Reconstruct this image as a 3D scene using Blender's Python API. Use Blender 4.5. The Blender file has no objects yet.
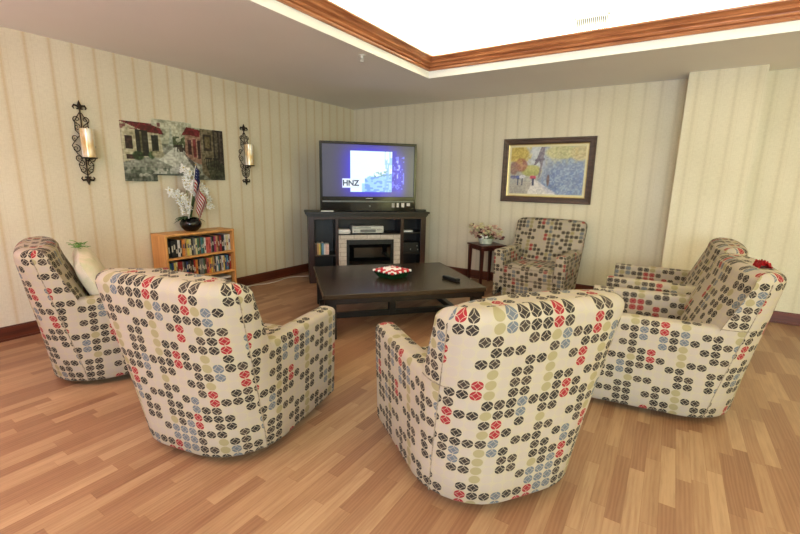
import bpy, bmesh, math, random
import numpy as np
from mathutils import Vector, Matrix
random.seed(7)
PI = math.pi
sc = bpy.context.scene
COL = sc.collection
# ------------------------------------------------------------------ camera
cd = bpy.data.cameras.new('camera'); cam = bpy.data.objects.new('camera', cd); COL.objects.link(cam)
cam.location = (4.754, -5.892, 1.431)
cam.rotation_euler = (1.36885, -0.01823, 0.5717)
cd.sensor_width = 36; cd.lens = 420.0/800*36; cd.clip_start = .05
sc.camera = cam
# ------------------------------------------------------------------ light, exposure
sc.view_settings.view_transform = 'Standard'; sc.view_settings.look = 'None'
sc.view_settings.gamma = 1; sc.view_settings.use_curve_mapping = False
sc.view_settings.exposure = 0.14
w = bpy.data.worlds.new('world'); sc.world = w; w.use_nodes = True
w.node_tree.nodes['Background'].inputs[0].default_value = (.86, .94, 1, 1)
w.node_tree.nodes['Background'].inputs[1].default_value = .5

def area(name, loc, rot, sx, sy, power, color):
    l = bpy.data.lights.new(name, 'AREA'); l.shape = 'RECTANGLE'; l.size = sx; l.size_y = sy
    l.energy = power; l.color = color
    o = bpy.data.objects.new(name, l); o.location = loc; o.rotation_euler = rot; COL.objects.link(o); return o
area('daylight_window', (6.3, -8.8, 1.6), (math.radians(90), 0, 0), 3.2, 1.9, 290, (.68, .86, .97))
area('side_fill', (8.85, -4.0, 1.5), (0, math.radians(90), 0), 1.9, 3.0, 70, (1, .96, .35))  # unseen fill light, added to brighten the left and upper walls
area('bounce_fill', (1.9, -7.0, 1.9), (math.radians(180), 0, 0), .8, .8, 120, (1, .72, .82))  # upward fill added in place of a flash bounced off the ceiling
for _n, _x, _y, _sx, _sy in (('left', 2.24, -3.82, .05, 4.8), ('back', 4.7, -1.39, 4.8, .05), ('right', 7.16, -3.82, .05, 4.8), ('rear', 4.7, -6.26, 4.8, .05)):
    area('cove_light_'+_n, (_x, _y, 2.83), (math.radians(180), 0, 0), _sx, _sy, 30, (1, 1, .75))

# ------------------------------------------------------------------ helpers
def lin(c):
    return tuple((v/12.92 if v <= .04045 else ((v+.055)/1.055)**2.4) for v in c)
def rgb(r, g, b): return lin((r/255, g/255, b/255)) + (1,)

def link(o, parent=None):
    COL.objects.link(o)
    if parent: o.parent = parent
    return o
def tag(o, label=None, cat=None, group=None, kind=None):
    if label: o['label'] = label
    if cat: o['category'] = cat
    if group: o['group'] = group
    if kind: o['kind'] = kind
    return o
def empty(name, loc, rz=0, label=None, cat=None, group=None):
    o = bpy.data.objects.new(name, None); o.location = loc; o.rotation_euler = (0, 0, rz); o.empty_display_size = .1
    COL.objects.link(o); return tag(o, label, cat, group)
def obj(name, bm, m, parent=None, smooth=None, loc=None, rot=None):
    me = bpy.data.meshes.new(name); bm.normal_update(); bm.to_mesh(me); bm.free()
    for x in (m if isinstance(m, (list, tuple)) else [m]): me.materials.append(x)
    o = bpy.data.objects.new(name, me); link(o, parent)
    if smooth:
        for p in me.polygons: p.use_smooth = True
        me.set_sharp_from_angle(angle=math.radians(smooth))
    if loc: o.location = loc
    if rot: o.rotation_euler = rot
    return o
def copy_tree(o, parent=None):
    c = o.copy(); COL.objects.link(c)
    if parent: c.parent = parent
    for ch in list(o.children): copy_tree(ch, c)
    return c
def box(bm, x0, x1, y0, y1, z0, z1, bev=0, seg=2, mi=0):
    r = bmesh.ops.create_cube(bm, size=1)
    vs = r['verts']
    for v in vs:
        v.co = Vector((x0+(v.co.x+.5)*(x1-x0), y0+(v.co.y+.5)*(y1-y0), z0+(v.co.z+.5)*(z1-z0)))
    fs = list({f for v in vs for f in v.link_faces})
    for f in fs: f.material_index = mi
    if bev:
        es = list({e for v in vs for e in v.link_edges})
        bmesh.ops.bevel(bm, geom=es, offset=bev, segments=seg, affect='EDGES', profile=.5, clamp_overlap=True, material=mi)
    return bm
def B(): return bmesh.new()
def bx(*a, **k): return box(B(), *a, **k)
def lathe(bm, prof, cx=0, cy=0, n=24, cap=True, mi=0):
    rings = []
    for r, z in prof:
        rings.append([bm.verts.new((cx+r*math.cos(2*PI*i/n), cy+r*math.sin(2*PI*i/n), z)) for i in range(n)])
    for a, b in zip(rings, rings[1:]):
        for i in range(n):
            f = bm.faces.new((a[i], a[(i+1) % n], b[(i+1) % n], b[i])); f.material_index = mi
    if cap:
        bm.faces.new(rings[0][::-1]).material_index = mi; bm.faces.new(rings[-1]).material_index = mi
    return bm
def tube(bm, pts, r, n=6, mi=0, closed=False):
    pts = [Vector(p) for p in pts]
    rad = r if isinstance(r, (list, tuple)) else [r]*len(pts)
    N = len(pts); rings = []
    up = Vector((0, 0, 1)); prev = None
    for i, p in enumerate(pts):
        if closed: t = pts[(i+1) % N]-pts[i-1]
        else: t = pts[min(i+1, N-1)]-pts[max(i-1, 0)]
        if t.length < 1e-9: t = Vector((0, 0, 1))
        t.normalize()
        if prev is None:
            s = t.cross(up)
            if s.length < .1: s = t.cross(Vector((1, 0, 0)))
        else: s = prev - t*prev.dot(t)
        s.normalize(); prev = s; u = s.cross(t)
        rings.append([bm.verts.new(p+(s*math.cos(2*PI*k/n)+u*math.sin(2*PI*k/n))*rad[i]) for k in range(n)])
    prs = list(zip(rings, rings[1:])) + ([(rings[-1], rings[0])] if closed else [])
    for a, b in prs:
        for k in range(n): bm.faces.new((a[k], a[(k+1) % n], b[(k+1) % n], b[k])).material_index = mi
    if not closed:
        bm.faces.new(rings[0][::-1]).material_index = mi; bm.faces.new(rings[-1]).material_index = mi
    return bm
def blob(bm, c, sx, sy, sz, sub=1, jit=0, mi=0, rot=None):
    r = bmesh.ops.create_icosphere(bm, subdivisions=sub, radius=1)
    for v in r['verts']:
        k = 1+random.uniform(-jit, jit)
        p = Vector((v.co.x*sx*k, v.co.y*sy*k, v.co.z*sz*k))
        if rot: p.rotate(rot)
        v.co = p+Vector(c)
    for f in {f for v in r['verts'] for f in v.link_faces}: f.material_index = mi; f.smooth = True
    return bm
def leaf(bm, p, d, L, W, mi=0, up=Vector((0, 0, 1)), droop=.3):
    # a curved, two-sided leaf blade with a little thickness
    p = Vector(p); d = Vector(d).normalized(); s = d.cross(up)
    if s.length < .1: s = d.cross(Vector((1, 0, 0)))
    s.normalize(); n = s.cross(d)
    rows = []
    for i in range(6):
        t = i/5; wv = W*math.sin(PI*(t*.9+.06))**.8*.5
        c = p+d*(L*t)-Vector((0, 0, 1))*(droop*L*t*t)
        rows.append([bm.verts.new(c-s*wv), bm.verts.new(c-n*.0015-Vector((0, 0, wv*.3))), bm.verts.new(c+s*wv), bm.verts.new(c+n*.0012)])
    for a, b in zip(rows, rows[1:]):
        for k in range(4):
            f = bm.faces.new((a[k], a[(k+1) % 4], b[(k+1) % 4], b[k])); f.material_index = mi; f.smooth = True
    return bm
def box_uv(bm):
    uv = bm.loops.layers.uv.verify(); bm.normal_update()
    for f in bm.faces:
        n = f.normal; a = max(range(3), key=lambda i: abs(n[i]))
        for l in f.loops:
            c = l.vert.co
            l[uv].uv = (c.y, c.z) if a == 0 else ((c.x, c.z) if a == 1 else (c.x, c.y))
    return bm

# ------------------------------------------------------------------ node helpers
class NT:
    def __init__(s, name):
        s.m = bpy.data.materials.new(name); s.m.use_nodes = True; s.t = s.m.node_tree
        s.b = s.t.nodes['Principled BSDF']; s.out = s.t.nodes['Material Output']
    def n(s, ty, **k):
        x = s.t.nodes.new(ty)
        for a, v in k.items(): setattr(x, a, v)
        return x
    def l(s, a, b): s.t.links.new(a, b)
    def math(s, op, a, b=None, c=None, clamp=False):
        x = s.n('ShaderNodeMath', operation=op, use_clamp=clamp)
        for i, v in enumerate((a, b, c)):
            if v is None: continue
            if isinstance(v, (int, float)): x.inputs[i].default_value = v
            else: s.l(v, x.inputs[i])
        return x.outputs[0]
    def mix(s, f, a, b):
        x = s.n('ShaderNodeMix', data_type='RGBA')
        for i, v in ((0, f), (6, a), (7, b)):
            if isinstance(v, (int, float)): x.inputs[i].default_value = v
            elif isinstance(v, tuple): x.inputs[i].default_value = v
            else: s.l(v, x.inputs[i])
        return x.outputs[2]
    def ramp(s, f, stops, interp='LINEAR'):
        x = s.n('ShaderNodeValToRGB'); r = x.color_ramp; r.interpolation = interp
        while len(r.elements) < len(stops): r.elements.new(.5)
        for e, (p, c) in zip(r.elements, stops): e.position = p; e.color = c
        s.l(f, x.inputs[0]); return x.outputs[0]
    def noise(s, vec, scale, detail=2, rough=.5):
        x = s.n('ShaderNodeTexNoise'); x.inputs['Scale'].default_value = scale; x.inputs['Detail'].default_value = detail
        x.inputs['Roughness'].default_value = rough
        if vec is not None: s.l(vec, x.inputs['Vector'])
        return x.outputs[0]
    def mapping(s, vec, scale=(1, 1, 1), loc=(0, 0, 0)):
        x = s.n('ShaderNodeMapping'); x.inputs['Scale'].default_value = scale; x.inputs['Location'].default_value = loc
        s.l(vec, x.inputs['Vector']); return x.outputs[0]
    def bump(s, h, strength, dist=.01):
        x = s.n('ShaderNodeBump'); x.inputs['Strength'].default_value = strength; x.inputs['Distance'].default_value = dist
        s.l(h, x.inputs['Height']); s.l(x.outputs[0], s.b.inputs['Normal'])
    def set(s, **k):
        for a, v in k.items():
            i = s.b.inputs[a.replace('_', ' ')]
            if isinstance(v, (int, float, tuple)): i.default_value = v
            else: s.l(v, i)
        return s.m
def plain(name, c, rough=.6, metal=0, var=.08, nscale=20, **k):
    t = NT(name); tc = t.n('ShaderNodeTexCoord').outputs['Object']
    n = t.noise(tc, nscale, 3)
    d = tuple(max(0, v*(1-var*2)) for v in c[:3])+(1,); e = tuple(min(1, v*(1+var)) for v in c[:3])+(1,)
    col = t.ramp(n, [(.3, d), (.7, e)])
    return t.set(Base_Color=col, Roughness=rough, Metallic=metal, **k)

# wallpaper: vertical stripes along axis 0 (x) or 1 (y)
def wallpaper(name, axis):
    t = NT(name); g = t.n('ShaderNodeNewGeometry').outputs['Position']
    sx = t.n('ShaderNodeSeparateXYZ'); t.l(g, sx.inputs[0]); a = sx.outputs[axis]
    off, pit = (.036, .172) if axis == 1 else (.107, .164)
    u = t.math('FRACT', t.math('DIVIDE', t.math('ADD', a, 20+off), pit))
    d = t.math('ABSOLUTE', t.math('SUBTRACT', u, .5))            # .5 at the stripe, 0 between
    line = t.math('SMOOTH_MIN', t.math('MULTIPLY', t.math('MAXIMUM', t.math('SUBTRACT', d, .38), 0), 10), 1, .1, clamp=True)
    soft = t.math('MULTIPLY', t.math('MAXIMUM', t.math('SUBTRACT', d, .22), 0), 1.2, clamp=True)
    d2 = t.math('ABSOLUTE', t.math('SUBTRACT', u, .28)); l2 = t.math('MULTIPLY', t.math('LESS_THAN', d2, .02), .12)
    base = t.ramp(t.noise(g, 1.3, 2), [(.35, rgb(210, 199, 174)), (.65, rgb(219, 208, 185))])
    c = t.mix(soft, base, rgb(203, 187, 154)); c = t.mix(t.math('MULTIPLY', line, .55), c, rgb(196, 166, 122) if axis == 1 else rgb(196, 184, 158))
    c = t.mix(l2, c, rgb(180, 158, 112))
    wv = t.noise(t.mapping(g, (180, 180, 30)), 1, 1)
    wv2 = t.noise(t.mapping(g, (20, 20, 220)), 1, 1)
    c = t.mix(.10, c, t.ramp(t.math('MULTIPLY', t.math('ADD', wv, wv2), .5), [(.4, rgb(150, 132, 95)), (.6, rgb(240, 230, 205))]))
    t.bump(wv, .05, .002)
    return t.set(Base_Color=c, Roughness=.75)
M = {}
M['wp_x'] = wallpaper('wallpaper_back', 0); M['wp_y'] = wallpaper('wallpaper_side', 1)

def floor_mat():
    t = NT('laminate_floor'); g = t.n('ShaderNodeNewGeometry').outputs['Position']
    s = t.n('ShaderNodeSeparateXYZ'); t.l(g, s.inputs[0]); x, y = s.outputs[0], s.outputs[1]
    W = .0667
    cx = t.math('FLOOR', t.math('DIVIDE', x, W))
    wn = t.n('ShaderNodeTexWhiteNoise', noise_dimensions='1D'); t.l(cx, wn.inputs['W'])
    yy = t.math('ADD', t.math('DIVIDE', y, .52), t.math('MULTIPLY', wn.outputs[0], 7.3))
    cy = t.math('FLOOR', yy)
    cv = t.n('ShaderNodeCombineXYZ'); t.l(cx, cv.inputs[0]); t.l(cy, cv.inputs[1])
    w2 = t.n('ShaderNodeTexWhiteNoise', noise_dimensions='2D'); t.l(cv.outputs[0], w2.inputs['Vector'])
    col = t.ramp(w2.outputs[0], [(0, rgb(134, 92, 66)), (.3, rgb(147, 105, 76)), (.6, rgb(160, 121, 88)), (1, rgb(176, 139, 104))])
    # grain
    off = t.n('ShaderNodeCombineXYZ'); t.l(t.math('MULTIPLY', w2.outputs[0], 37), off.inputs[2])
    va = t.n('ShaderNodeVectorMath', operation='ADD'); t.l(t.mapping(g, (26, 2.2, 1)), va.inputs[0]); t.l(off.outputs[0], va.inputs[1])
    gr = t.noise(va.outputs[0], 1.6, 5, .6)
    wave = t.n('ShaderNodeTexWave', wave_type='BANDS', bands_direction='X'); wave.inputs['Scale'].default_value = .7
    wave.inputs['Distortion'].default_value = 9; wave.inputs['Detail'].default_value = 2; t.l(va.outputs[0], wave.inputs['Vector'])
    col = t.mix(t.math('MULTIPLY', t.ramp(gr, [(.35, (1, 1, 1, 1)), (.6, (0, 0, 0, 1))]), .38), col, rgb(118, 76, 50))
    col = t.mix(t.math('MULTIPLY', wave.outputs['Fac'], .14), col, rgb(190, 156, 118))
    fx = t.math('FRACT', t.math('DIVIDE', x, W)); fy = t.math('FRACT', yy)
    ex = t.math('LESS_THAN', fx, .025); ey = t.math('LESS_THAN', fy, .004)
    col = t.mix(t.math('MULTIPLY', t.math('MAXIMUM', ex, ey), .4), col, rgb(120, 78, 46))
    return t.set(Base_Color=col, Roughness=t.math('ADD', .30, t.math('MULTIPLY', gr, .15)), IOR=1.45)
M['floor'] = floor_mat()

def ceil_mat():
    t = NT('ceiling_paint'); g = t.n('ShaderNodeNewGeometry').outputs['Position']
    n = t.noise(g, 140, 2); c = t.ramp(t.noise(g, .8, 2), [(.3, rgb(232, 228, 224)), (.7, rgb(238, 234, 230))])
    t.bump(n, .12, .003); return t.set(Base_Color=c, Roughness=.85)
M['ceil'] = ceil_mat()
M['white'] = plain('tray_white', rgb(240, 238, 228), .8, var=.02, nscale=3)

def wood(name, c1, c2, rough=.35, axis=0, scale=1.0):
    t = NT(name); tc = t.n('ShaderNodeTexCoord').outputs['Object']
    sc_ = [22*scale]*3; sc_[axis] = 1.6*scale
    n = t.noise(t.mapping(tc, tuple(sc_)), 1.4, 5, .6)
    c = t.ramp(n, [(.3, c1), (.65, c2)])
    t.bump(n, .06, .002)
    return t.set(Base_Color=c, Roughness=rough)
M['crown'] = wood('crown_wood', rgb(136, 78, 50), rgb(192, 126, 84), .26, 0)
M['crown_y'] = wood('crown_wood_side', rgb(136, 78, 50), rgb(192, 126, 84), .26, 1)
M['base'] = wood('baseboard_wood', rgb(70, 30, 18), rgb(104, 48, 28), .4, 0)
M['base_y'] = wood('baseboard_wood_side', rgb(70, 30, 18), rgb(104, 48, 28), .4, 1)
M['espresso'] = wood('espresso_wood', rgb(16, 9, 6), rgb(29, 17, 11), .4, 2)
M['espresso_top'] = wood('espresso_table_top', rgb(44, 32, 22), rgb(62, 47, 33), .24, 0, .6)
M['oak'] = wood('light_oak', rgb(190, 128, 66), rgb(222, 164, 96), .45, 0, .8)
M['oak_z'] = wood('light_oak_upright', rgb(190, 128, 66), rgb(222, 164, 96), .45, 2, .8)
M['dark_frame'] = wood('dark_frame_wood', rgb(36, 15, 10), rgb(54, 25, 17), .35, 2)
M['mahogany'] = wood('mahogany', rgb(52, 22, 16), rgb(84, 38, 28), .3, 2)
M['black'] = plain('black_plastic', rgb(18, 18, 20), .35)
M['gloss_black'] = plain('gloss_black', rgb(10, 10, 11), .12, var=.02)
M['silver'] = plain('silver_plastic', rgb(186, 186, 180), .4, .3)
M['grey_strip'] = plain('grey_strip', rgb(110, 112, 112), .3, .6)
M['white_pl'] = plain('white_plastic', rgb(226, 224, 218), .5, var=.02)
M['iron'] = plain('bronze_iron', rgb(52, 38, 28), .55, .6, var=.25)
M['frame'] = wood('picture_frame_wood', rgb(50, 34, 28), rgb(84, 62, 50), .35, 0)
M['mat'] = plain('picture_mat', rgb(216, 206, 166), .8, var=.02)
M['brass'] = plain('gold_fillet', rgb(186, 160, 100), .35, .7)
M['leaf'] = plain('leaf_green', rgb(58, 84, 40), .5, var=.3, nscale=60)
M['leaf_bright'] = plain('leaf_bright', rgb(96, 150, 48), .5, var=.3, nscale=60)
M['stem'] = plain('stem_green', rgb(120, 130, 70), .6)
M['petal'] = plain('white_petal', rgb(240, 238, 232), .6, var=.06, nscale=80)
M['ceramic_green'] = plain('pale_green_ceramic', rgb(198, 204, 186), .2, var=.04)
M['red'] = plain('red_cloth', rgb(186, 26, 34), .7)
M['paper'] = plain('white_paper', rgb(224, 222, 214), .7, var=.04)

# upholstery: grid of touching discs, brown, red, blue-grey, tan, on cream; u, v in metres
def fabric():
    t = NT('disc_pattern_upholstery'); uvn = t.n('ShaderNodeTexCoord').outputs['UV']
    PU, PV = .053, .047
    s = t.n('ShaderNodeSeparateXYZ'); t.l(uvn, s.inputs[0])
    U = t.math('ADD', t.math('DIVIDE', s.outputs[0], PU), 100.5); V = t.math('ADD', t.math('DIVIDE', s.outputs[1], PV), 100.3)
    iu, iv = t.math('FLOOR', U), t.math('FLOOR', V); fu = t.math('SUBTRACT', t.math('FRACT', U), .5); fv = t.math('SUBTRACT', t.math('FRACT', V), .5)
    def wn(a, b, seed):
        c = t.n('ShaderNodeCombineXYZ'); t.l(a, c.inputs[0]); t.l(b, c.inputs[1]); c.inputs[2].default_value = seed
        x = t.n('ShaderNodeTexWhiteNoise', noise_dimensions='3D'); t.l(c.outputs[0], x.inputs['Vector']); return x.outputs[0]
    zero = t.math('MULTIPLY', iu, 0)
    r = t.math('SQRT', t.math('ADD', t.math('MULTIPLY', fu, fu), t.math('MULTIPLY', fv, fv)))
    disc = t.math('LESS_THAN', r, .455)
    # arcs about the cell corners give the curved diamond inside every disc
    au, av = t.math('SUBTRACT', .5, t.math('ABSOLUTE', fu)), t.math('SUBTRACT', .5, t.math('ABSOLUTE', fv))
    rc = t.math('SQRT', t.math('ADD', t.math('MULTIPLY', au, au), t.math('MULTIPLY', av, av)))
    arc = t.math('LESS_THAN', t.math('ABSOLUTE', t.math('SUBTRACT', rc, .50)), .024)
    # brown discs run in twos and threes along a row
    rs = wn(zero, iv, 3.1); q4 = t.math('DIVIDE', t.math('ADD', iu, t.math('ADD', .5, t.math('FLOOR', t.math('MULTIPLY', rs, 4)))), 4)
    run = wn(t.math('FLOOR', q4), iv, 9.7); w4 = t.math('FRACT', q4)
    single = wn(iu, iv, 5.3); colh = wn(iu, zero, 1.9)
    brown = t.math('MAXIMUM', t.math('MULTIPLY', t.math('LESS_THAN', run, .88), t.math('LESS_THAN', w4, .5)), t.math('LESS_THAN', single, .15))
    tan = t.math('LESS_THAN', t.math('FRACT', t.math('MULTIPLY', t.math('ADD', iu, .5), .2)), .2)
    c2 = wn(iu, t.math('FLOOR', t.math('DIVIDE', t.math('ADD', iv, t.math('FLOOR', t.math('MULTIPLY', colh, 4))), 2)), 7.7)
    red = t.math('GREATER_THAN', c2, .925); blue = t.math('MULTIPLY', t.math('GREATER_THAN', c2, .83), t.math('LESS_THAN', c2, .925))
    cream = t.ramp(t.noise(uvn, 900, 1), [(.3, rgb(162, 148, 124)), (.7, rgb(180, 165, 141))])
    cb = t.ramp(single, [(.0, rgb(34, 24, 17)), (.5, rgb(44, 32, 24)), (1, rgb(60, 46, 36))])
    pale = rgb(168, 153, 137)
    c = t.mix(tan, pale, rgb(148, 134, 96))
    c = t.mix(brown, c, cb); c = t.mix(blue, c, rgb(94, 98, 104)); c = t.mix(red, c, rgb(142, 18, 28))
    dark = t.math('MAXIMUM', brown, t.math('MAXIMUM', blue, red))
    c = t.mix(t.math('MULTIPLY', arc, t.math('MULTIPLY', dark, .75)), c, cream)
    c = t.mix(disc, cream, c)
    weave = t.noise(uvn, 700, 2)
    wr = t.noise(t.n('ShaderNodeTexCoord').outputs['Object'], 5, 2)
    t.bump(t.math('ADD', t.math('MULTIPLY', weave, .06), wr), .55, .02)
    return t.set(Base_Color=c, Roughness=.9)
M['fabric'] = fabric()
M['welt'] = plain('welt_cord', rgb(150, 134, 112), .85, nscale=70, var=.3)

# ------------------------------------------------------------------ painted surfaces (a picture's own colours on its canvas)
def paint_material(name, emit=0, rough=.5):
    t = NT(name); a = t.n('ShaderNodeVertexColor'); a.layer_name = 'Col'
    if emit:
        return t.set(Base_Color=(.01, .01, .012, 1), Roughness=.15, Emission_Color=a.outputs[0], Emission_Strength=emit)
    n = t.noise(t.n('ShaderNodeTexCoord').outputs['Object'], 180, 2); t.bump(n, .2, .002)
    return t.set(Base_Color=a.outputs[0], Roughness=rough)
def picture(name, W, H, nx, ny, fn, m, parent=None, th=0, loc=None):
    # picture plane in local x-z, facing -y, back at y=th
    bm = B(); cl = bm.verts.layers.float_color.new('Col')
    U, V = np.meshgrid(np.linspace(0, 1, nx+1), np.linspace(0, 1, ny+1))
    C = np.clip(fn(U, V), 0, 1); C = np.where(C <= .04045, C/12.92, ((C+.055)/1.055)**2.4)
    g = [[bm.verts.new((W*i/nx-W/2, 0, H*j/ny)) for i in range(nx+1)] for j in range(ny+1)]
    for j in range(ny+1):
        for i in range(nx+1): g[j][i][cl] = (*C[j, i], 1)
    for j in range(ny):
        for i in range(nx): bm.faces.new((g[j][i], g[j][i+1], g[j+1][i+1], g[j+1][i]))
    if th:
        ring = [g[0][i] for i in range(nx+1)]+[g[j][nx] for j in range(1, ny+1)]+[g[ny][i] for i in range(nx-1, -1, -1)]+[g[j][0] for j in range(ny-1, 0, -1)]
        bk = []
        for v in ring:
            q = bm.verts.new(v.co+Vector((0, th, 0))); q[cl] = v[cl]; bk.append(q)
        n = len(ring)
        for i in range(n): bm.faces.new((ring[i], bk[i], bk[(i+1) % n], ring[(i+1) % n]))
        bm.faces.new(bk)
    return obj(name, bm, m, parent, loc=loc)
rng = np.random.default_rng(3)
def vnoise(U, V, fx, fy, seed):
    r = np.random.default_rng(seed); g = r.random((int(fy)+3, int(fx)+3))
    x = U*fx; y = V*fy; i = np.floor(x).astype(int); j = np.floor(y).astype(int); a = x-i; b = y-j
    a = a*a*(3-2*a); b = b*b*(3-2*b)
    return (g[j, i]*(1-a)+g[j, i+1]*a)*(1-b)+(g[j+1, i]*(1-a)+g[j+1, i+1]*a)*b
class Paint:
    def __init__(s, U, V, c):
        s.U, s.V = U, V; s.C = np.zeros(U.shape+(3,))+np.array(c)/255
    def put(s, m, c, op=1.0):
        m = np.clip(m.astype(float), 0, 1)[..., None]*op; s.C = s.C*(1-m)+np.array(c)/255*m
    def rect(s, u0, u1, v0, v1, c, op=1): s.put((s.U >= u0)&(s.U <= u1)&(s.V >= v0)&(s.V <= v1), c, op)
    def poly(s, pts, c, op=1):
        ins = np.zeros(s.U.shape, bool); n = len(pts)
        for k in range(n):
            (x1, y1), (x2, y2) = pts[k], pts[(k+1) % n]
            cond = ((y1 > s.V) != (y2 > s.V)) & (s.U < (x2-x1)*(s.V-y1)/((y2-y1) or 1e-9)+x1)
            ins ^= cond
        s.put(ins, c, op)
    def ell(s, u, v, a, b, c, op=1, soft=0):
        d = ((s.U-u)/a)**2+((s.V-v)/b)**2
        s.put(np.clip((1.3-d)/.6, 0, 1) if soft else d <= 1, c, op)
# ------------------------------------------------------------------ structure
def struct(name, bm, m, parent=None, smooth=None):
    o = obj(name, bm, m, parent, smooth)
    if not parent: o['kind'] = 'structure'
    return o
RX, RY, H = 9.0, -9.0, 2.6
struct('floor', bx(-.1, RX+.1, RY-.1, .1, -.1, 0), M['floor'])
struct('wall_left', bx(-.1, 0, RY, 0, 0, H), M['wp_y'])
struct('wall_back', bx(-.1, RX+.1, 0, .1, 0, H), M['wp_x'])
b_ = B(); box(b_, RX, RX+.1, RY, -5.6, 0, H); box(b_, RX, RX+.1, -2.4, 0, 0, H); box(b_, RX, RX+.1, -5.6, -2.4, 0, .5); box(b_, RX, RX+.1, -5.6, -2.4, 2.48, H)
struct('wall_right', b_, M['wp_y'])
b_ = B()
box(b_, -.1, 4.6, RY-.1, RY, 0, H); box(b_, 8.0, RX+.1, RY-.1, RY, 0, H); box(b_, 4.6, 8.0, RY-.1, RY, 0, .6); box(b_, 4.6, 8.0, RY-.1, RY, 2.6, H)
struct('wall_rear', b_, M['wp_x'])
struct('wall_column', bx(4.735, 5.38, -.30, 0, 0, H), M['wp_x'])
TX0, TX1, TY0, TY1 = 2.2, 7.2, -6.3, -1.35
FZ = 2.68
bm = B()
box(bm, -.1, TX0, RY-.1, .1, H, FZ); box(bm, TX1, RX+.1, RY-.1, .1, H, FZ)
box(bm, TX0, TX1, TY1, .1, H, FZ); box(bm, TX0, TX1, RY-.1, TY0, H, FZ)
struct('ceiling', bm, M['ceil'])
bm = B()
box(bm, TX0-.1, TX0, TY0-.1, TY1+.1, FZ, 3.36); box(bm, TX1, TX1+.1, TY0-.1, TY1+.1, FZ, 3.36)
box(bm, TX0, TX1, TY1, TY1+.1, FZ, 3.36); box(bm, TX0, TX1, TY0-.1, TY0, FZ, 3.36)
box(bm, TX0-.1, TX1+.1, TY0-.1, TY1+.1, 3.36, 3.44)
struct('ceiling_tray', bm, M['white'])
# crown moulding round the tray: profile (inward offset, z)
prof = [(0, FZ-.005), (.020, FZ-.005), (.026, FZ+.002), (.026, FZ+.012), (.012, FZ+.018), (.012, FZ+.024), (.030, FZ+.030), (.034, FZ+.038), (.030, FZ+.046), (.020, FZ+.050), (.022, FZ+.056), (.040, FZ+.066), (.052, FZ+.070), (.056, FZ+.077), (.052, FZ+.084), (.044, FZ+.087), (.052, FZ+.098), (.072, FZ+.112), (.086, FZ+.118), (.088, FZ+.132), (0, FZ+.132)]
def crown(side):
    bm = B(); rows = []
    for o_, z in prof:
        x0, x1, y0, y1 = TX0+o_, TX1-o_, TY0+o_, TY1-o_
        p = {'left': ((x0, y0), (x0, y1)), 'back': ((x0, y1), (x1, y1)), 'right': ((x1, y1), (x1, y0)), 'rear': ((x1, y0), (x0, y0))}[side]
        rows.append([bm.verts.new((*p[0], z)), bm.verts.new((*p[1], z))])
    for a, b in zip(rows, rows[1:]): bm.faces.new((a[0], b[0], b[1], a[1]))
    bm.faces.new([r[0] for r in rows][::-1]); bm.faces.new([r[1] for r in rows])
    bmesh.ops.recalc_face_normals(bm, faces=bm.faces)
    return bm
for i, s in enumerate(('left', 'back', 'right', 'rear')):
    struct('trim_%d' % (i+1), crown(s), M['crown_y'] if i % 2 == 0 else M['crown'])
def base(name, x0, x1, y0, y1, m):
    bm = B(); box(bm, x0, x1, y0, y1, 0, .115, bev=.003)
    g = .008
    box(bm, x0-(g if x1-x0 < .1 else 0), x1+(g if x1-x0 < .1 else 0), y0-(g if y1-y0 < .1 else 0), y1, 0, .02, bev=.003)
    box(bm, x0, x1, y0, y1, .115, .128, bev=.004)
    struct(name, bm, m)
base('baseboard_left', .001, .016, RY, -.001, M['base_y'])
base('baseboard_back', .02, 4.72, -.016, -.001, M['base'])
base('baseboard_column', 4.72, 5.395, -.316, -.301, M['base'])
base('baseboard_right', 5.395, RX, -.016, -.001, M['base'])
# window behind the camera that lets the daylight in
bm = B(); zt = 2.55
for a in (4.6, 6.27, 7.94): box(bm, a, a+.06, RY-.06, RY+.02, .6, zt)
for z in (.6, zt): box(bm, 4.6, 8.0, RY-.06, RY+.02, z, z+.05)
struct('window_1', bm, M['white_pl'])
bm = B()
for a in (-5.6, -4.03, -2.46): box(bm, RX-.02, RX+.06, a, a+.06, .5, 2.48)
for z in (.5, 2.43): box(bm, RX-.02, RX+.06, -5.6, -2.4, z, z+.05)
struct('added_window', bm, M['white_pl'])  # out-of-view frame, added to go with the side fill light

# ------------------------------------------------------------------ armchairs
Wc, Dc = .865, .84
def outl(s, z, inset=0.0):
    """outer wall of the chair at height z; s runs 0..1 from the front left corner round the back to the front right"""
    k = z/.95
    w_ = Wc/2*(.965+.07*k)-inset; yf = -Dc/2+inset*0; yr = Dc/2*.985+.115*k**1.2-inset
    r = max(.03, .31-.17*k-inset)
    L1 = (yr-r)-yf; A = PI/2*r; L2 = 2*(w_-r)
    # fixed fractions so that the pattern and the seams run straight up
    f = [0, .31, .43, .57, .69, 1.0]
    if s <= f[1]: t = s/f[1]; x, y = -w_, yf+L1*t
    elif s <= f[2]:
        a = (s-f[1])/(f[2]-f[1])*PI/2; x, y = -w_+r-r*math.cos(a), yr-r+r*math.sin(a)
    elif s <= f[3]: t = (s-f[2])/(f[3]-f[2]); x, y = -w_+r+L2*t, yr
    elif s <= f[4]:
        a = (s-f[3])/(f[4]-f[3])*PI/2; x, y = w_-r+r*math.sin(a), yr-r+r*math.cos(a)
    else: t = (s-f[4])/(1-f[4]); x, y = w_, yr-r-L1*t
    # the back wall bows out a little
    y += .02*math.cos(min(1, abs(x)/.44)*PI/2)*(1 if y > .2 else 0)
    return Vector((x, y, z))
NS = 64
SS = [i/NS for i in range(NS+1)]
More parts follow.
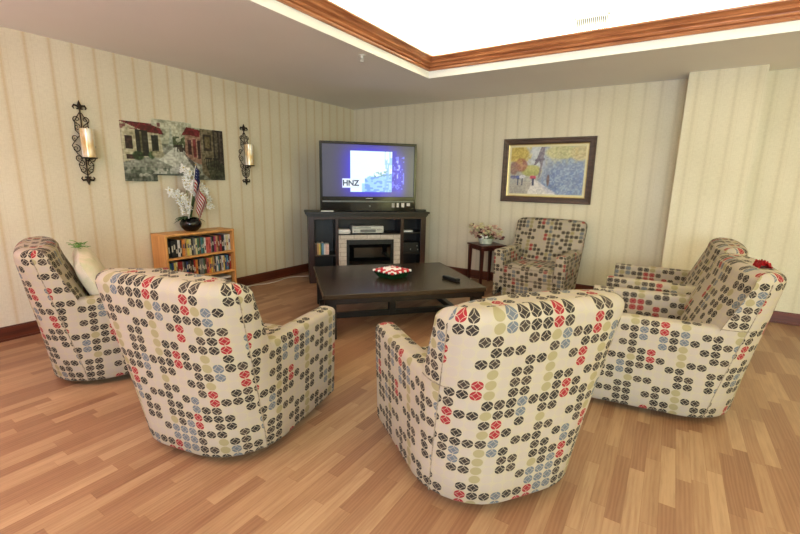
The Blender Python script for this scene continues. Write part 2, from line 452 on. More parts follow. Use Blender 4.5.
def arclen(z, inset=0):
    p = [outl(s, z, inset) for s in SS]; a = [0]
    for q, r_ in zip(p, p[1:]): a.append(a[-1]+(r_-q).length)
    return a
SEAM = 22
def u_at(i, z, side=None):
    """pattern coordinate across: along the rear panel from its middle, along a side panel from the front"""
    a = arclen_c(z)
    if side is None: side = i < SEAM or i > NS-SEAM
    if side: return 3+outl(SS[i], z).y*(1 if i < NS/2 else -1)
    return a[i]-a[NS//2]
_AC = {}
def arclen_c(z):
    k = round(z, 4)
    if k not in _AC: _AC[k] = arclen(z)
    return _AC[k]
def inward(i, z):
    a = outl(SS[max(i-1, 0)], z); b = outl(SS[min(i+1, NS)], z); t = (b-a).normalized()
    n = Vector((t.y, -t.x, 0))
    return n
def arm_shell():
    bm = B(); uv = bm.loops.layers.uv.verify()
    AH = .635
    def prof_at(i):
        s = SS[i]; yy = outl(s, .5).y
        t = .125
        P_ = []
        for z in (.045, .06, .18, .32, .46, .55): P_.append((0 if z > .05 else .012, z))
        r = .035
        for k in range(1, 6):
            a = k/5*PI/2; P_.append((r*(1-math.cos(a)), AH-r+r*math.sin(a)))
        P_.append((t*.5, AH+.004))
        for k in range(0, 6):
            a = k/5*PI/2; P_.append((t-r+r*math.sin(a), AH-r+r*math.cos(a)))
        P_ += [(t+.004, .48), (t+.006, .36), (t+.006, .22)]
        return P_
    grid = []; vv = None
    for i, s in enumerate(SS):
        row = []; pr = prof_at(i); n = inward(i, .5)
        for (o_, z) in pr:
            p = outl(s, min(z, .635)); q = p+n*o_; q.z = z
            row.append(bm.verts.new(q))
        grid.append(row)
        if vv is None:
            vv = [0]
            for (a, b) in zip(pr, pr[1:]): vv.append(vv[-1]+math.hypot(a[0]-b[0], a[1]-b[1]))
            vv = [v+.045 for v in vv]
    K = len(grid[0]); grid_z = [z for _, z in prof_at(0)]
    for i in range(NS):
        for k in range(K-1):
            f = bm.faces.new((grid[i][k], grid[i+1][k], grid[i+1][k+1], grid[i][k+1]))
            for l, (a, b) in zip(f.loops, ((i, k), (i+1, k), (i+1, k+1), (i, k+1))): l[uv].uv = (u_at(a, min(grid_z[b], .63), (i < SEAM or i >= NS-SEAM)), vv[b])
    caps = []
    for row in (grid[0], grid[-1]):
        f = bm.faces.new(row); caps.append(f)
        for l in f.loops: l[uv].uv = (l.vert.co.x, l.vert.co.z)
    bmesh.ops.recalc_face_normals(bm, faces=bm.faces)
    es = [e for f in caps for e in f.edges if not (abs(e.verts[0].co.z-e.verts[1].co.z) < 1e-4 and e.verts[0].co.z < .3)]
    bmesh.ops.bevel(bm, geom=es, offset=.014, segments=3, affect='EDGES', profile=.5, clamp_overlap=True)
    # rail under the cushion and the deck
    b2 = B(); box(b2, -.315, .315, -Dc/2+.004, -Dc/2+.10, .045, .285, bev=.012); box(b2, -.32, .32, -Dc/2+.05, .36, .20, .27); box_uv(b2)
    me = bpy.data.meshes.new('tmp'); b2.to_mesh(me); b2.free(); bm.from_mesh(me); bpy.data.meshes.remove(me)
    return bm
def backrest_bm():
    bm = B(); uv = bm.loops.layers.uv.verify()
    i0 = 17; i1 = NS-17             # the wings start a little before the rear corners
    def yfront(z): return .125+.42*(z-.40)
    levels = []
    for z in (.38, .48, .565): levels.append((z, .130, 0))
    for z in (.575, .635, .68, .74, .80, .86): levels.append((z, -.001, 0))
    R_ = .062
    for k in range(0, 8):
        a = k/7*PI/2; levels.append((.908+R_*math.sin(a), 0, R_*(1-math.cos(a))))
    rings = []; uvs = []
    for z, ins, shr in levels:
        ref = min(z, .95)
        pts = []; us = []
        yf = yfront(min(z, .90))
        # outer run, clipped in front at the wing's front edge
        for i in range(i0, i1+1):
            n = inward(i, ref); p = outl(SS[i], ref)+n*(ins+shr)
            y = max(p.y, yf+.025+shr)
            pts.append(Vector((p.x, y, z))); us.append((u_at(i, ref, True), z, u_at(i, ref, False)))
        # front run, right to left, bulging forward
        xr = pts[-1].x-.012; xl = pts[0].x+.012; m = 20
        for k in range(m+1):
            t = k/m; x = xr+(xl-xr)*t
            bul = (1-abs(2*t-1)**3.2)
            y = yf+.03-.055*bul+shr
            pts.append(Vector((x, y, z))); us.append((x+.5, z+.03))
        rings.append([bm.verts.new(p) for p in pts]); uvs.append(us)
    # slight crown along the top
    for row in rings[9:]:
        for v in row: v.co.z += .012*(1-(v.co.x/.45)**2)
    n = len(rings[0]); no = i1-i0+1
    for r0, r1, u0, u1 in zip(rings, rings[1:], uvs, uvs[1:]):
        for i in range(n):
            j = (i+1) % n
            f = bm.faces.new((r0[i], r0[j], r1[j], r1[i]))
            if i == no-1:   uu = [u0[i][:2], (u0[i][0]+.03, u0[i][1]), (u1[i][0]+.03, u1[i][1]), u1[i][:2]]
            elif i == n-1:  uu = [u0[i][:2], (u0[i][0]-.03, u0[i][1]), (u1[i][0]-.03, u1[i][1]), u1[i][:2]]
            elif i < no-1 and (i+i0 < SEAM or i+i0 >= NS-SEAM): uu = [u0[i][:2], u0[j][:2], u1[j][:2], u1[i][:2]]
            elif i < no-1: uu = [(q[2], q[1]) for q in (u0[i], u0[j], u1[j], u1[i])]
            else: uu = [u0[i], u0[j], u1[j], u1[i]]
            for l, q in zip(f.loops, uu): l[uv].uv = q
    for row in (rings[-1], rings[0]):
        f = bm.faces.new(row)
        for l in f.loops: l[uv].uv = (l.vert.co.x, l.vert.co.y)
    bmesh.ops.recalc_face_normals(bm, faces=bm.faces)
    # edges for the welts
    front_l = [rings[k][no+20].co.copy() for k in range(3, len(rings)-3)]
    front_r = [rings[k][no].co.copy() for k in range(3, len(rings)-3)]
    return bm, front_l, front_r, [[rings[4][k].co.copy() for k in range(0, 7)], [rings[4][k].co.copy() for k in range(no-7, no)]]
def make_chair():
    root = bpy.data.objects.new('armchair', None); COL.objects.link(root); root['category'] = 'armchair'
    body = obj('arms_and_base', arm_shell(), M['fabric'], root, smooth=50)
    bb, fl_, fr_, sm = backrest_bm()
    back = obj('backrest', bb, M['fabric'], root, smooth=60)
    bm = B(); box(bm, -.308, .308, -Dc/2-.012, .16, .272, .455, bev=.045, seg=4); bmesh.ops.subdivide_edges(bm, edges=[e for e in bm.edges if e.calc_length() > .25], cuts=5, use_grid_fill=True)
    for v in bm.verts:
        if v.co.z > .36: v.co.z += .022*max(0, 1-(v.co.x/.32)**2)*max(0, 1-((v.co.y+.13)/.32)**2)
    box_uv(bm); cush = obj('seat_cushion', bm, M['fabric'], root, smooth=60)
    # welts
    r = .0032
    for i in (SEAM, NS-SEAM):
        pts = [outl(SS[i], .05+.86*k/16) for k in range(17)]
        obj('piping', tube(B(), pts, r, 6), M['welt'], body, smooth=60)
    for ln in (fl_, fr_, sm[0], sm[1]): obj('piping', tube(B(), ln, r, 6), M['welt'], back, smooth=60)
    for z in (.30, .435):
        bm = B(); tube(bm, [(-.300, .1, z), (-.300, -Dc/2+.0, z), (-.285, -Dc/2-.008, z), (.285, -Dc/2-.008, z), (.300, -Dc/2+.0, z), (.300, .1, z)], .0045, 6)
        obj('piping', bm, M['welt'], cush, smooth=60)
    bm = B(); lathe(bm, [(.30, .0), (.31, .004), (.31, .02), (.29, .03), (.08, .04), (.08, .2)], n=40)
    obj('swivel_base', bm, M['black'], root, smooth=40)
    return root
chairs = [
 ((1.255, -4.43), 161, 'patterned swivel armchair nearest the left wall, with a cream pillow on its seat'),
 ((2.69, -4.44), 192.5, 'patterned swivel armchair with its back to us, between the coffee table and the pillow chair'),
 ((4.005, -3.935), 234, 'patterned swivel armchair seen from behind in the centre foreground'),
 ((3.43, -.565), -3, 'patterned armchair facing us under the framed picture, beside the side table'),
 ((4.77, -2.58), 278, 'patterned swivel armchair seen side-on at the right with red cloth behind its back'),
 ((4.76, -1.42), 271, 'patterned armchair by the wall column, mostly hidden behind the side-on armchair'),
]
proto = make_chair()
for i, (p, a, lab) in enumerate(chairs):
    o = proto if i == 0 else copy_tree(proto)
    o.location = (p[0], p[1], 0); o.rotation_euler = (0, 0, math.radians(a)); o['label'] = lab; o['group'] = 'armchairs around the coffee table'

# pillow on the left armchair
def pillow(W_, H_, T_):
    bm = B(); n = 14; top = []; bot = []
    for sgn, st in ((1, top), (-1, bot)):
        for j in range(n+1):
            row = []
            for i in range(n+1):
                u, v = 2*i/n-1, 2*j/n-1
                pin = 1-.07*(u*u*(1-v*v)+v*v*(1-u*u))*1.0-.0
                h = T_/2*((1-u**4)*(1-v**4))**.55
                row.append((u*W_/2*(1-.06*(1-abs(v))*abs(u)), sgn*h, v*H_/2*(1-.06*(1-abs(u))*abs(v))))
            st.append(row)
    for st, fl in ((top, 1), (bot, 0)):
        vs = [[bm.verts.new(p) for p in r] for r in st]
        for j in range(n):
            for i in range(n):
                q = (vs[j][i], vs[j][i+1], vs[j+1][i+1], vs[j+1][i]); bm.faces.new(q[::-1] if fl == 0 else q)
    bmesh.ops.remove_doubles(bm, verts=bm.verts, dist=.0005); bmesh.ops.recalc_face_normals(bm, faces=bm.faces)
    return bm
t = NT('cream_pillow_cloth'); g = t.n('ShaderNodeTexCoord').outputs['Object']
t.bump(t.noise(g, 9, 3), .5, .03); M['pillow'] = t.set(Base_Color=t.ramp(t.noise(g, 12, 3), [(.4, rgb(226, 208, 184)), (.7, rgb(206, 200, 160))]), Roughness=.9)
def at_chair(i, lx, ly, z):
    (x, y), a, _ = chairs[i]; a = math.radians(a)
    return Vector((x+lx*math.cos(a)-ly*math.sin(a), y+lx*math.sin(a)+ly*math.cos(a), z))
o = obj('pillow', pillow(.54, .47, .15), M['pillow'], smooth=60)
o.location = at_chair(0, -.09, .125, .69); o.rotation_euler = (math.radians(-22), math.radians(-8), math.radians(161))
tag(o, 'cream throw pillow leaning against the back of the leftmost armchair', 'pillow')
# green sprig between pillow and chair back
bm = B()
pz = at_chair(0, -.06, .20, .935)
for k in range(26):
    a = random.uniform(0, 2*PI); leaf(bm, (random.uniform(-.07, .07), random.uniform(-.03, .03), random.uniform(-.01, .02)), (math.cos(a), math.sin(a), random.uniform(.2, 1.0)), random.uniform(.04, .08), .012)
o = obj('green_garland', bm, M['leaf_bright'], loc=pz); tag(o, 'tuft of bright green artificial leaves by the cream pillow, left armchair', 'garland')
# red cloth on the side-on chair
bm = B(); n = 10
vs = [[None]*(n+1) for _ in range(n+1)]
for j in range(n+1):
    for i in range(n+1):
        u, v = i/n-.5, j/n-.5
        vs[j][i] = bm.verts.new((u*.13*(1-.3*abs(v)), v*.07, .012+.012*math.sin(u*19+v*5)+.008*math.cos(v*22)-.10*max(0, abs(v)-.2)))
for j in range(n):
    for i in range(n): bm.faces.new((vs[j][i], vs[j][i+1], vs[j+1][i+1], vs[j+1][i]))
bmesh.ops.solidify(bm, geom=bm.faces[:], thickness=.006)
o = obj('red_cloth', bm, M['red'], smooth=60, loc=at_chair(4, .20, .45, .992), rot=(0, 0, math.radians(279)))
tag(o, 'small crumpled red cloth on top of the side-on armchair back', 'cloth')

# ------------------------------------------------------------------ coffee table
CT = empty('coffee_table', (2.314, -2.221, 0), math.radians(47.8), 'large low dark-wood coffee table with a low cross rail, in the middle of the seats', 'coffee table')
TW, TD, TH = 1.58, 1.31, .43
obj('tabletop', bx(-TW/2, TW/2, -TD/2, TD/2, TH-.045, TH, bev=.006), M['espresso_top'], CT)
bm = B()
i_ = .015
box(bm, -TW/2+i_, TW/2-i_, -TD/2+i_, -TD/2+i_+.03, TH-.095, TH-.044); box(bm, -TW/2+i_, TW/2-i_, TD/2-i_-.03, TD/2-i_, TH-.095, TH-.044)
box(bm, -TW/2+i_, -TW/2+i_+.03, -TD/2+i_, TD/2-i_, TH-.095, TH-.044); box(bm, TW/2-i_-.03, TW/2-i_, -TD/2+i_, TD/2-i_, TH-.095, TH-.044)
obj('apron', bm, M['espresso'], CT)
for sx in (-1, 1):
    for sy in (-1, 1):
        cx, cy = sx*(TW/2-.075), sy*(TD/2-.075)
        obj('leg', bx(cx-.045, cx+.045, cy-.045, cy+.045, 0, TH-.05, bev=.004), M['espresso'], CT)
obj('centre_post', bx(-.035, .035, -.035, .035, 0, TH-.05, bev=.003), M['espresso'], CT)
bm = B(); box(bm, -TW/2+.11, TW/2-.11, -.03, .03, .0, .055, bev=.003); obj('rail', bm, M['espresso'], CT)
for s in (-1, 1): obj('rail', bx(s*(TW/2-.075)-.03, s*(TW/2-.075)+.03, -TD/2+.11, TD/2-.11, 0, .055, bev=.003), M['espresso'], CT)

# dish of sweets
dish_c = Vector((2.345, -2.27, TH+.001)); da = math.radians(-11)
DS = empty('candy_dish', dish_c, da, 'green glass square dish full of red and white candies on the coffee table', 'dish')
t = NT('green_glass'); M['green_glass'] = t.set(Base_Color=rgb(24, 70, 40), Roughness=.12, Transmission_Weight=.25, IOR=1.45)
bm = B()
def sqring(h, z, bm): return [bm.verts.new((sx*h, sy*h, z)) for sx, sy in ((-1, -1), (1, -1), (1, 1), (-1, 1))]
rs = [sqring(.095, 0, bm), sqring(.102, .004, bm), sqring(.148, .070, bm), sqring(.150, .074, bm), sqring(.142, .072, bm), sqring(.138, .062, bm)]
bm.faces.new(rs[0][::-1]); bm.faces.new(rs[-1])
for a, b in zip(rs, rs[1:]):
    for k in range(4): bm.faces.new((a[k], a[(k+1) % 4], b[(k+1) % 4], b[k]))
obj('bowl', bm, M['green_glass'], DS)
M['candy_w'] = plain('white_candy', rgb(246, 240, 232), .35, var=.03); M['candy_r'] = plain('red_candy', rgb(196, 22, 40), .3)
def candy(mat, nm):
    bm = B(); blob(bm, (0, 0, 0), .0192, .0192, .015, 2); 
    return obj(nm, bm, mat, smooth=80)
cw = candy(M['candy_w'], 'white_candy'); cr = candy(M['candy_r'], 'red_candy'); first = {0: True, 1: True}
nC = 8; sp = .0380
for i in range(nC):
    for j in range(nC):
        e = min(i, j, nC-1-i, nC-1-j)
        white = ((i+j) % 2 == 0) if e == 0 else (random.random() < (.25 if e == 1 else .85))
        k = 0 if white else 1
        src = (cw, cr)[k]
        if first[k]: o = src; first[k] = False
        else: o = src.copy(); COL.objects.link(o)
        lx, ly = (i-(nC-1)/2)*sp, (j-(nC-1)/2)*sp
        # rows nearer the middle sit lower in the dish but heap up
        z = .074+(.0, .006, .014, .018)[min(e, 3)]
        o.location = dish_c+Vector((lx*math.cos(da)-ly*math.sin(da), lx*math.sin(da)+ly*math.cos(da), z))
        o.rotation_euler = (0, 0, random.uniform(0, 3))
        where = 'along the rim' if e == 0 else ('in the second row' if e == 1 else 'heaped in the middle')
        tag(o, ('round white candy ' if white else 'round red candy ')+where+' of the green dish', 'candy', ('white' if white else 'red')+' candies '+where+' of the dish')

# remote control
RM = empty('remote_control', (2.91, -2.01, TH+.001), math.radians(-20), 'black television remote lying on the right part of the coffee table', 'remote control')
obj('case', bx(-.11, .11, -.030, .030, 0, .032, bev=.010, seg=3), M['black'], RM, smooth=50)
bm = B()
for i in range(9):
    for j in range(3): box(bm, -.085+i*.019, -.073+i*.019, -.017+j*.013, -.009+j*.013, .031, .034, bev=.001)
o = obj('buttons', bm, M['grey_strip'], RM); o['label'] = 'small grey buttons'

# ------------------------------------------------------------------ media console with fireplace
ang = math.radians(47.0)
TS = empty('fireplace_console', (.615, -1.804, 0), ang, 'dark wood corner media console with stone-trimmed electric fireplace, under the television', 'media console')
TS.location = (.615, -1.804, 0)
L = 1.765; D = .47
bm = B(); box(bm, 0, L, 0, D, .968, 1.0, bev=.006); box(bm, .018, L-.018, .02, D-.0, .945, .969, bev=.004); box(bm, .03, L-.03, .035, D, .925, .946, bev=.003)
obj('top', bm, M['espresso'], TS)
x0, x1 = .04, 1.685+.035
f0 = .045
bm = B()
box(bm, x0, x0+.022, f0, D-.02, 0, .925); box(bm, x1-.022, x1, f0, D-.02, 0, .925)
box(bm, .405, .43, f0+.005, D-.02, 0, .925); box(bm, 1.345, 1.37, f0+.005, D-.02, 0, .925)
box(bm, x0, x1, D-.03, D-.02, 0, .925); box(bm, x0, x1, f0+.02, D-.02, 0, .07)
obj('carcass', bm, M['espresso'], TS)
bm = B()
for a, b in ((x0, x0+.078), (.405, .450), (1.340, 1.388), (x1-.078, x1)): box(bm, a, b, f0-.012, f0+.006, 0, .925, bev=.003)
box(bm, x0, x1, f0-.010, f0+.006, .895, .926, bev=.003); box(bm, x0, x1, f0-.010, f0+.006, 0, .085, bev=.003)
obj('face_frame', bm, M['dark_frame'], TS)
for (a, b, z) in ((.43, 1.345, .69), (x0+.02, .41, .395), (x0+.02, .41, .645), (1.365, x1-.02, .70), (1.365, x1-.02, .395)):
    if z == .645: continue
    obj('shelf', bx(a, b, f0+.006, D-.03, z-.018, z, bev=.002), M['espresso'], TS)
# stone surround
t = NT('stone_surround'); tc = t.n('ShaderNodeTexCoord').outputs['Object']
br = t.n('ShaderNodeTexBrick'); s_ = t.n('ShaderNodeSeparateXYZ'); t.l(tc, s_.inputs[0]); c_ = t.n('ShaderNodeCombineXYZ'); t.l(s_.outputs[0], c_.inputs[0]); t.l(s_.outputs[2], c_.inputs[1])
t.l(c_.outputs[0], br.inputs['Vector']); br.inputs['Scale'].default_value = 1; br.inputs['Brick Width'].default_value = .19; br.inputs['Row Height'].default_value = .062
br.inputs['Mortar Size'].default_value = .004; br.inputs['Color1'].default_value = rgb(212, 202, 190); br.inputs['Color2'].default_value = rgb(192, 180, 166); br.inputs['Mortar'].default_value = rgb(158, 142, 128)
nz = t.noise(tc, 25, 3); M['stone'] = t.set(Base_Color=t.mix(.25, br.outputs[0], t.ramp(nz, [(.3, rgb(150, 130, 112)), (.7, rgb(226, 216, 204))])), Roughness=.8)
t.bump(t.math('SUBTRACT', nz, br.outputs['Fac']), .5, .01)
bm = B(); box(bm, .452, .560, f0-.006, f0+.05, .085, .672, bev=.004); box(bm, 1.245, 1.340, f0-.006, f0+.05, .085, .672, bev=.004); box(bm, .560, 1.245, f0-.006, f0+.05, .605, .672, bev=.004)
obj('stone_surround', bm, M['stone'], TS)
FB = obj('firebox', B(), M['black'], TS)
bm = B(); box(bm, .560, .60, f0+.0, f0+.03, .085, .605, bev=.003); box(bm, 1.205, 1.245, f0, f0+.03, .085, .605, bev=.003); box(bm, .60, 1.205, f0, f0+.03, .535, .605, bev=.003); box(bm, .60, 1.205, f0, f0+.03, .085, .12, bev=.003)
box(bm, .56, 1.245, .30, .31, .085, .605)
bm.to_mesh(FB.data); bm.free()
t = NT('fireplace_glass'); M['fglass'] = t.set(Base_Color=(.004, .004, .004, 1), Roughness=.03, Specular_IOR_Level=.9)
obj('glass', bx(.60, 1.205, f0+.018, f0+.024, .12, .535), M['fglass'], FB)

def on_stand(lx, ly, z):
    return Vector((.615+lx*math.cos(ang)-ly*math.sin(ang), -1.804+lx*math.sin(ang)+ly*math.cos(ang), z))
# disc player
VC = empty('disc_player', on_stand(.868, .17, .691), ang, 'silver disc and tape player in the open niche above the fireplace', 'player')
obj('case', bx(-.225, .225, -.12, .14, .008, .105, bev=.004), M['silver'], VC)
o = obj('display', bx(-.11, .11, -.123, -.118, .02, .060), M['grey_strip'], VC); o['label'] = 'dark display window'
bm = B()
for i in range(4): box(bm, .13+i*.02, .142+i*.02, -.124, -.118, .05, .06, bev=.001)
box(bm, -.21, .04, -.1225, -.118, .075, .088); box(bm, -.20, -.18, -.1235, -.118, .03, .042)
obj('buttons', bm, M['grey_strip'], VC)
for sx in (-.19, .19):
    for sy in (-.08, .10): obj('foot', lathe(B(), [(.015, 0), (.015, .009)], sx, sy, 12), M['black'], VC)
CB = empty('cable_box', on_stand(.535, .15, .691), ang, 'small white set-top box beside the silver player', 'set-top box')
bm = B(); box(bm, -.085, .085, -.09, .09, .0, .058, bev=.008, seg=3); obj('case', bm, M['white_pl'], CB, smooth=40)
bm = B(); box(bm, -.07, .07, -.0915, -.089, .020, .024); obj('slot', bm, M['grey_strip'], CB)
# media on the side shelves
cols = {'tan': (182, 140, 96), 'yellow': (206, 184, 84), 'blue': (96, 140, 170), 'pink': (214, 176, 168), 'white': (214, 208, 202), 'black': (30, 28, 30),
        'red': (150, 30, 34), 'green': (52, 96, 70), 'grey': (118, 116, 114), 'navy': (34, 56, 110), 'orange': (208, 128, 58), 'cream': (206, 194, 150), 'brown': (88, 56, 40), 'magenta': (160, 44, 88), 'teal': (58, 112, 120), 'coral': (196, 90, 80)}
for k, v in cols.items(): M['c_'+k] = plain('case_'+k, rgb(*v), .4, var=.12, nscale=45)
ordin = ['first', 'second', 'third', 'fourth', 'fifth', 'sixth', 'seventh', 'eighth', 'ninth', 'tenth', 'eleventh', 'twelfth', 'thirteenth', 'fourteenth', 'fifteenth', 'sixteenth', 'seventeenth', 'eighteenth', 'nineteenth', 'twentieth', 'twenty-first', 'twenty-second', 'twenty-third', 'twenty-fourth', 'twenty-fifth', 'twenty-sixth', 'twenty-seventh', 'twenty-eighth', 'twenty-ninth', 'thirtieth', 'thirty-first', 'thirty-second', 'thirty-third', 'thirty-fourth', 'thirty-fifth']
xx = .125
for k, (c, th, h) in enumerate((('brown', .03, .15), ('tan', .028, .165), ('yellow', .02, .16), ('green', .016, .155), ('blue', .03, .165), ('white', .02, .15), ('pink', .052, .152))):
    o = obj('book', bx(0, th-.002, 0, .13, 0, h, bev=.002), M['c_'+c], loc=on_stand(xx, .09, .3955), rot=(0, 0, ang)); xx += th
    b2 = obj('pages', bx(.003, th-.005, .004, .131, h-.003, h+.001), M['paper'], o)
    tag(o, '%s upright case on the left shelf of the fireplace console, %s from the left' % (c, ordin[k]), 'case', 'cases on the console left shelf')
for k, (c, z) in enumerate((('grey', .085), ('black', .111), ('white', .137))):
    o = obj('video_case', bx(-.10, .10, -.07, .07, 0, .025, bev=.002), M['c_'+c], loc=on_stand(.25, .17, z+.0005-.0145 if False else z+.0005), rot=(0, 0, ang+.05*(k-1)))
    tag(o, '%s case lying flat on the bottom left console shelf, %s of three' % (c, ('lowest', 'middle', 'topmost')[k]), 'case', 'flat cases on the console bottom shelf')
o = obj('white_box', bx(-.07, .07, -.05, .05, 0, .022, bev=.003), M['white_pl'], loc=on_stand(1.475, .16, .7005), rot=(0, 0, ang)); tag(o, 'thin white box on the upper right shelf of the fireplace console', 'box')
GC = empty('game_player', on_stand(1.52, .19, .3955), ang, 'dark electronic unit with bright knobs on the right shelf of the fireplace console', 'electronic unit')
obj('case', bx(-.12, .12, -.10, .10, 0, .15, bev=.006), M['black'], GC)
for (a, z) in ((.09, .10), (.10, .045), (-.01, .05)): obj('knob', blob(B(), (a, -.103, z), .009, .006, .012, 1), M['silver'], GC)

# ------------------------------------------------------------------ television
TV = empty('television', on_stand(.895, .12, 1.0005), ang, 'large black flat-front television with a blue lit screen on the fireplace console', 'television')
TWD, THT = 1.365, .945
bm = B()
bz = .035
box(bm, -TWD/2, -TWD/2+bz, 0, .06, .0, THT, bev=.005); box(bm, TWD/2-bz, TWD/2, 0, .06, .0, THT, bev=.005)
box(bm, -TWD/2+bz-.004, TWD/2-bz+.004, 0, .06, THT-bz, THT, bev=.005); box(bm, -TWD/2+bz-.004, TWD/2-bz+.004, 0, .06, .0, .205, bev=.005)
obj('bezel', bm, M['gloss_black'], TV)
# tapering rear housing
bm = B(); a = [bm.verts.new(p) for p in ((-.66, .05, .01), (.66, .05, .01), (.66, .05, .92), (-.66, .05, .92))]; b = [bm.verts.new(p) for p in ((-.36, .30, .02), (.36, .30, .02), (.34, .30, .72), (-.34, .30, .72))]
bm.faces.new(a); bm.faces.new(b[::-1])
for k in range(4): bm.faces.new((a[k], b[k], b[(k+1) % 4], a[(k+1) % 4]))
bmesh.ops.recalc_face_normals(bm, faces=bm.faces); obj('rear_housing', bm, M['black'], TV)
def screen(U, V):
    p = Paint(U, V, (62, 62, 78))
    g = np.exp(-(((U-.52)/.30)**2)**1.6-(((V-.48)/.52)**2)**2)
    p.put(g*1.1, (62, 50, 235)); 
    p.put(np.exp(-(((U-.84)/.06)**2)-(((V-.40)/.40)**2)**2), (50, 40, 230), .75)
    p.rect(.745, .80, .12, .9, (38, 28, 190), .6)
    st = vnoise(U, V, 60, 26, 4)
    p.put((st > .66)&(U > .76)&(U < .89)&(V > .15)&(V < .8), (110, 120, 255), .8)
    p.put((st > .78)&(U > .80)&(U < .88)&(V > .3)&(V < .72), (180, 190, 255), .7)
    # the bright picture
    m = (U > .300)&(U < .752)&(V > .095)&(V < .885); p.put(m, (222, 250, 255))
    edge = .36-.0*U+.42*(U-.45)*.9+.06*vnoise(U, V, 26, 8, 9)
    low = m&(V < np.where(U > .45, edge*.95, .26))
    p.put(low&(U > .42), (140, 190, 250), .85)
    p.put(low&(vnoise(U, V, 30, 30, 2) > .6)&(U > .45), (90, 130, 225), .6)
    p.put(m&(U > .67)&(vnoise(U, V, 70, 10, 5) > .5), (120, 170, 240), .7)
    p.put(m&(np.abs(V-.44-.25*(U-.6)) < .05)&(U > .55)&(vnoise(U, V, 60, 40, 8) > .5), (110, 150, 160), .8)
    p.rect(.21, .39, .17, .35, (215, 228, 255)); p.rect(.222, .378, .187, .333, (200, 222, 245)); p.rect(.228, .372, .195, .325, (225, 240, 252))
    return p.C
M['screen'] = paint_material('lit_screen', 1.15)
picture('screen', TWD-2*bz, THT-bz-.205, 160, 90, screen, M['screen'], TV, loc=(0, .012, .205))
M['logo_ink'] = plain('logo_ink', rgb(52, 62, 96), .5)
def text(name, body, size, m, parent, loc, rot=(PI/2, 0, 0), ext=.0008, align='CENTER', bold=0):
    cu = bpy.data.curves.new(name, 'FONT'); cu.body = body; cu.size = size; cu.extrude = ext; cu.align_x = align; cu.resolution_u = 2; cu.offset = bold
    tmp = bpy.data.objects.new(name, cu); COL.objects.link(tmp)
    dg = bpy.context.evaluated_depsgraph_get(); me = bpy.data.meshes.new_from_object(tmp.evaluated_get(dg))
    bpy.data.objects.remove(tmp); me.materials.clear(); me.materials.append(m); me.name = name
    o = bpy.data.objects.new(name, me); link(o, parent); o.location = loc; o.rotation_euler = rot; return o
SW, SH = TWD-2*bz, THT-bz-.205
text('screen_lettering', 'HNZ', .105, M['logo_ink'], TV, (-SW/2+.30*SW, .0105, .205+.215*SH), bold=.0035)
bm = B(); box(bm, -TWD/2+.03, TWD/2-.03, -.006, .004, .128, .150, bev=.004); obj('speaker_strip', bm, M['grey_strip'], TV)
bm = B(); box(bm, -.05, .05, -.002, .002, .177, .186, bev=.002); obj('badge', bm, M['silver'], TV)
bm = B(); lathe(bm, [(.012, 0), (.012, .006)], 0, 0, 16); o = obj('power_button', bm, M['grey_strip'], TV, loc=(.01, .001, .075), rot=(PI/2, 0, 0))
bm = B(); 
for (a, b, c, d) in ((.33, .342, .055, .115), (.352, .366, .055, .115), (.40, .435, .058, .118), (.47, .515, .06, .118), (.55, .60, .075, .118)):
    o = obj('sticker', bx(a, b, -.0025, .001, c, d), M['c_white'], TV); o['label'] = 'small white sticker'
# white remote on the stand's left
WR = empty('white_remote', on_stand(.30, .055, 1.0005), ang, 'slim white remote on the console top in front of the television, at its left end', 'remote control')
obj('case', bx(-.085, .085, -.02, .02, 0, .016, bev=.006, seg=3), M['white_pl'], WR, smooth=50)
bm = B()
for i in range(7): box(bm, -.06+i*.018, -.051+i*.018, -.009, .009, .0155, .0175)
obj('buttons', bm, M['grey_strip'], WR)
# small black box at the right end of the console top
o = obj('signal_box', bx(-.07, .07, -.05, .05, 0, .03, bev=.004), M['black'], loc=on_stand(1.655, .11, 1.0005), rot=(0, 0, ang)); tag(o, 'flat black box on the console top at the right of the television', 'box')

# ------------------------------------------------------------------ bookcase
BCY0, BCY1, BCH, BCD = -3.53, -2.69, .825, .28
BC = empty('bookcase', (.02, (BCY0+BCY1)/2, 0), 0, 'low light-oak bookcase with three shelves of video cases against the left wall', 'bookcase')
hw = (BCY1-BCY0)/2
for s in (-1, 1): obj('side_panel', bx(0, BCD, s*hw-(.022 if s > 0 else 0), s*hw+(.022 if s < 0 else 0), 0, BCH-.022, bev=.002), M['oak_z'], BC)
obj('top', bx(0, BCD+.004, -hw-.002, hw+.002, BCH-.022, BCH, bev=.003), M['oak'], BC)
obj('back_panel', bx(0, .006, -hw+.02, hw-.02, 0, BCH-.02), M['oak'], BC)
SH_Z = [.07, .325, .565]
for z in SH_Z: obj('shelf', bx(.006, BCD, -hw+.022, hw-.022, z-.02, z, bev=.002), M['oak'], BC)
obj('kick_board', bx(BCD-.03, BCD-.01, -hw+.022, hw-.022, 0, .05), M['oak'], BC)
